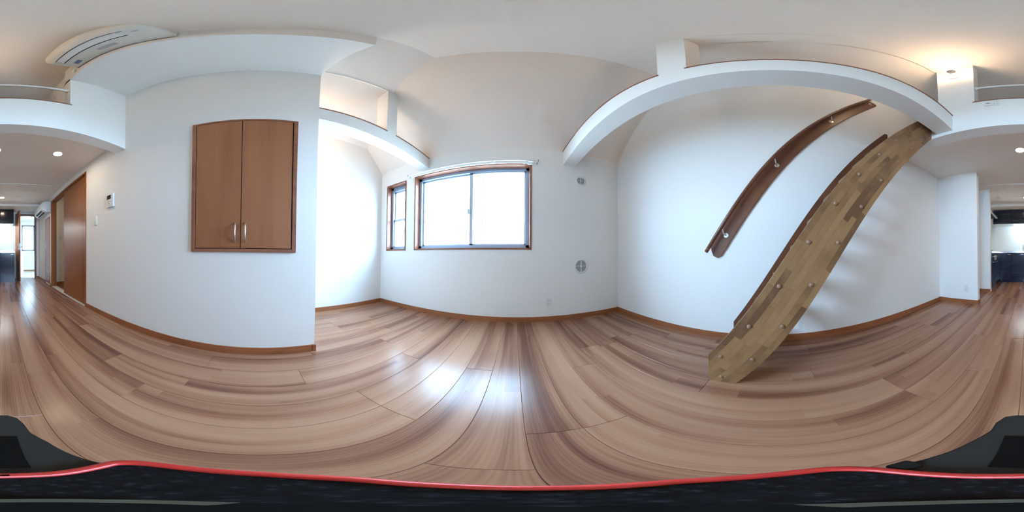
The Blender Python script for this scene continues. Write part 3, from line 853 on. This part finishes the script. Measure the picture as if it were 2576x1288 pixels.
box('pull', WX - .012, WX, KF + .05, KF + .20, .775, .783, chrome, dd, .002)
ck = thing('cooker', 'built-in gas cooker with chrome grill door', 'cooker', (1.05, -3.85, 0))
box('drawer_front', WX, WX + .02, -4.137, -3.565, .25, .60, kit_m, ck, .002)
box('drawer_front', WX, WX + .02, -4.137, -3.565, .105, .245, kit_m, ck, .002)
box('body', WX + .02, XR - .004, -4.137, -3.562, .10, .818, kit_m, ck)
box('plinth', WX + .05, XR - .004, -4.14, -3.562, 0, .10, kit_m, ck)
gp = box('grill_panel', WX - .004, WX + .02, -4.137, -3.565, .62, .805, black_p, ck, .002)
box('grill_window', WX - .008, WX - .003, -4.00, -3.72, .665, .765, greyp, gp, .002)
obj('grill_handle', add_tube(NB(), [(WX - .02, -4.02, .655), (WX - .02, -3.70, .655)], .009, 10), chrome, gp, smooth=True)
box('chrome_strip', WX - .010, WX, -4.137, -3.565, .605, .620, chrome, gp, .002)
for yy in (-4.09, -4.05, -3.66, -3.61):
    obj('control_knob', add_lathe(NB(), [(.016, 0), (.015, .018), (.010, .021), (0, .021)], 14, wall_mat((WX - .004, yy, .735), (-1, 0, 0))), chrome, gp, smooth=True)
tp = box('glass_top', WX + .05, XR - .06, -4.12, -3.58, .8585, .866, black_p, ck, .002)
for (bx, by) in ((.95, -4.0), (.95, -3.70), (1.22, -3.85)):
    bm = add_lathe(NB(), [(.085, .866), (.085, .874), (.075, .874), (.075, .866)], 20, Matrix.Translation((bx, by, 0)))
    for q in range(4):
        a_ = q * math.pi / 2 + .4
        add_tube(bm, [(bx + .03 * math.cos(a_), by + .03 * math.sin(a_), .893), (bx + .09 * math.cos(a_), by + .09 * math.sin(a_), .893), (bx + .09 * math.cos(a_), by + .09 * math.sin(a_), .867)], .005, 6)
    obj('pan_support', bm, black_p, tp)
bu = thing('base_cabinet', 'slim dark base cabinet between wing wall and cooker', 'cabinet', (1.05, -3.47, 0))
box('carcass', WX + .02, XR - .004, -3.558, -3.385, .10, .82, kit_m, bu)
box('door', WX, WX + .02, -3.556, -3.387, .105, .795, kit_m, bu, .002)
box('plinth', WX + .05, XR - .004, -3.558, -3.387, 0, .10, kit_m, bu)
# upper cabinets
UF = -4.74
for i, (x0, x1, lab) in enumerate(((-.315, .07, 'black upper cabinet at the free end of the row'), (.07, .455, 'black upper cabinet above the tap'), (.455, .80, 'black upper cabinet right of the tube lamp'), (.80, .985, 'narrow black upper cabinet beside the hood'))):
    o = thing('upper_cabinet', lab, 'cabinet', ((x0 + x1) / 2, (UF + YB) / 2, 1.68), 'black upper cabinets of the back row')
    box('carcass', x0 + .001, x1 - .001, YB + .004, UF - .02, 1.70, 2.105, kit_up, o)
    box('bottom_panel', x0 + .001, x1 - .001, YB + .004, UF - .02, 1.675, 1.70, splash_m, o)
    box('door', x0 + .0025, x1 - .0025, UF - .02, UF, 1.69, 2.10, kit_up, o, .002)
box('end_panel', -.322, -.316, YB + .003, UF + .004, 1.67, 2.125, kit_up, bpy.data.objects['upper_cabinet'])
sp = struct(box('wall_splash_panel', -.33, XR - .004, YB, YB + .003, .896, 1.675, splash_m), 'pale glossy splash panel behind the worktop', 'wall panel')
tl = thing('tube_lamp', 'white fluorescent tube lamp under the upper cabinets', 'lamp', (.06, -4.83, 1.64))
box('housing', -.235, .365, -4.86, -4.81, 1.650, 1.674, white_p, tl, .003)
obj('tube', add_tube(NB(), [(-.225, -4.825, 1.630), (.355, -4.825, 1.630)], .020, 12), tube_m, tl, smooth=True)
box('end_cap', -.24, -.225, -4.85, -4.80, 1.605, 1.655, white_p, tl, .004)
box('end_cap', .355, .37, -4.85, -4.80, 1.605, 1.655, white_p, tl, .004)
hd = thing('range_hood', 'slanted steel range hood above the cooker', 'range hood', (1.1, -4.0, 1.79))
obj('canopy', add_prism(NB(), [(.800, 1.79), (.800, 1.825), (1.10, 1.99), (1.10, 2.125), (XR - .004, 2.125), (XR - .004, 1.79)], 'y', -4.43, -3.70), nickel, hd, .002)
box('filter', .84, XR - .05, -4.39, -3.74, 1.780, 1.791, black_p, hd)
box('edge_strip', .792, .802, -4.432, -3.698, 1.786, 1.805, chrome, hd, .002)
box('hood_light', .93, 1.00, -3.95, -3.87, 1.776, 1.782, down_m, hd)
tap = thing('kitchen_tap', 'chrome kitchen tap standing on the worktop', 'tap', (.11, -4.98, .858))
obj('body', add_lathe(NB(), [(.028, .8585), (.026, .87), (.019, .875), (.019, .98), (.016, .985), (0, .985)], 16, Matrix.Translation((.11, -4.98, 0))), chrome, tap, smooth=True)
obj('spout', add_tube(NB(), [(.11, -4.98, .95), (.11, -4.95, 1.02), (.11, -4.88, 1.05), (.11, -4.82, 1.03)], .011, 10), chrome, tap, smooth=True)
obj('lever', add_tube(NB(), [(.11, -4.98, .985), (.11, -4.98, 1.0), (.11, -4.93, 1.075)], .007, 8), chrome, tap, smooth=True)
# washroom basin
wb = thing('washbasin', 'white washbasin cabinet just inside the washroom', 'washbasin', (-.62, -6.5, 0))
box('cabinet', -.78, -.255, -6.85, -6.15, 0, .72, white_p, wb, .004)
box('bowl', -.88, -.255, -6.90, -6.10, .72, .86, white_p, wb, .02)
box('door_seam', -.783, -.779, -6.505, -6.495, .08, .68, greyp, wb)
tb = thing('towel_bar', 'thin bar below the washroom window', 'towel bar', (-1.15, YW, .82))
obj('bar', add_tube(NB(), [(-1.40, YW + .05, .83), (-.88, YW + .05, .83)], .008, 8), chrome, tb, smooth=True)
for xx in (-1.40, -.88):
    obj('post', add_tube(NB(), [(xx, YW, .83), (xx, YW + .055, .83)], .011, 8), chrome, tb, smooth=True)

# ------------------------------------------------------------------ CAMERA STAND directly below the viewpoint
sd = thing('camera_stand', 'black camera stand with red rim and rear tongue', 'camera stand', (0, -.02, 0))
ZS = .60
rim = [(.002, -.042), (-.015, -.0425), (-.030, -.0445), (-.039, -.044), (-.0455, -.036), (-.048, -.022), (-.0475, -.006), (-.044, .009), (-.033, .025), (-.015, .032), (.002, .0325), (.016, .030), (.033, .0235), (.044, .010), (.050, -.004), (.0515, -.017), (.045, -.028), (.032, -.0345), (.015, -.0395)]
def catmull(p, n=6):
    out = []
    m_ = len(p)
    for i in range(m_):
        a, b, c, d = (Vector(p[(i + j) % m_]) for j in (-1, 0, 1, 2))
        for k in range(n):
            t = k / n
            out.append(.5 * ((2 * b) + (c - a) * t + (2 * a - 5 * b + 4 * c - d) * t * t + (3 * b - a - 3 * c + d) * t ** 3))
    return out
rim = [(v.x, v.y) for v in catmull(rim)]
obj('platform', add_prism(NB(), rim, 'z', ZS - .03, ZS), weave_m, sd)
pts = [(x, y, ZS) for x, y in rim]; pts.append(pts[0]); pts.append(pts[1])
obj('rim', add_tube(NB(), pts, .0032, 10, caps=False), red_p, sd, smooth=True)
tongue = [(-.040, -.040), (-.034, -.049), (-.029, -.066), (-.024, -.086), (-.0165, -.103), (-.0145, -.116), (-.0105, -.127), (-.003, -.1325), (.010, -.1325), (.019, -.129), (.0245, -.118), (.0255, -.105), (.033, -.084), (.040, -.058), (.045, -.036)]
tg = obj('tongue', add_prism(NB(), tongue, 'z', ZS - .02, ZS - .002), char_m, sd, .0015)
obj('pocket_shade', add_prism(NB(), [(-.0075, -.097), (.0150, -.097), (.0150, -.0525), (-.0085, -.0525)], 'z', ZS - .0022, ZS - .0012), black_d, tg)  # flat plate, no real recess: its black colour stands for the shade inside
md = obj('mount_disc', add_lathe(NB(), [(.0112, ZS), (.0112, ZS + .003), (0, ZS + .003)], 24, Matrix.Translation((0, -.002, 0))), black_d, sd)
arc = [math.radians(a_) for a_ in range(160, 381, 10)]
ring = [(.0108 * math.cos(a_), -.002 + .0108 * math.sin(a_)) for a_ in arc] + [(.0068 * math.cos(a_), -.002 + .0068 * math.sin(a_)) for a_ in reversed(arc)]
obj('disc_mark', add_prism(NB(), ring, 'z', ZS + .0028, ZS + .0036), olive_p, md)
obj('strap_clip', add_box(NB(), .036, .046, -.046, -.034, ZS - .012, ZS + .001), black_p, sd, .002)
obj('column', add_tube(NB(), [(0, -.02, .012), (0, -.02, ZS - .028)], .018, 16), black_p, sd, smooth=True)
obj('foot_disc', add_lathe(NB(), [(0, 0), (.105, 0), (.105, .008), (.09, .014), (.02, .018), (0, .018)], 32, Matrix.Translation((0, -.02, 0))), black_p, sd, smooth=True)

# ------------------------------------------------------------------ ground outside
gm = plain('outside_ground', (.36, .325, .275), .9)
struct(box('ground', -40, 40, -40, 40, -3.2, -3.0, gm), 'grey ground far below the windows', 'ground')
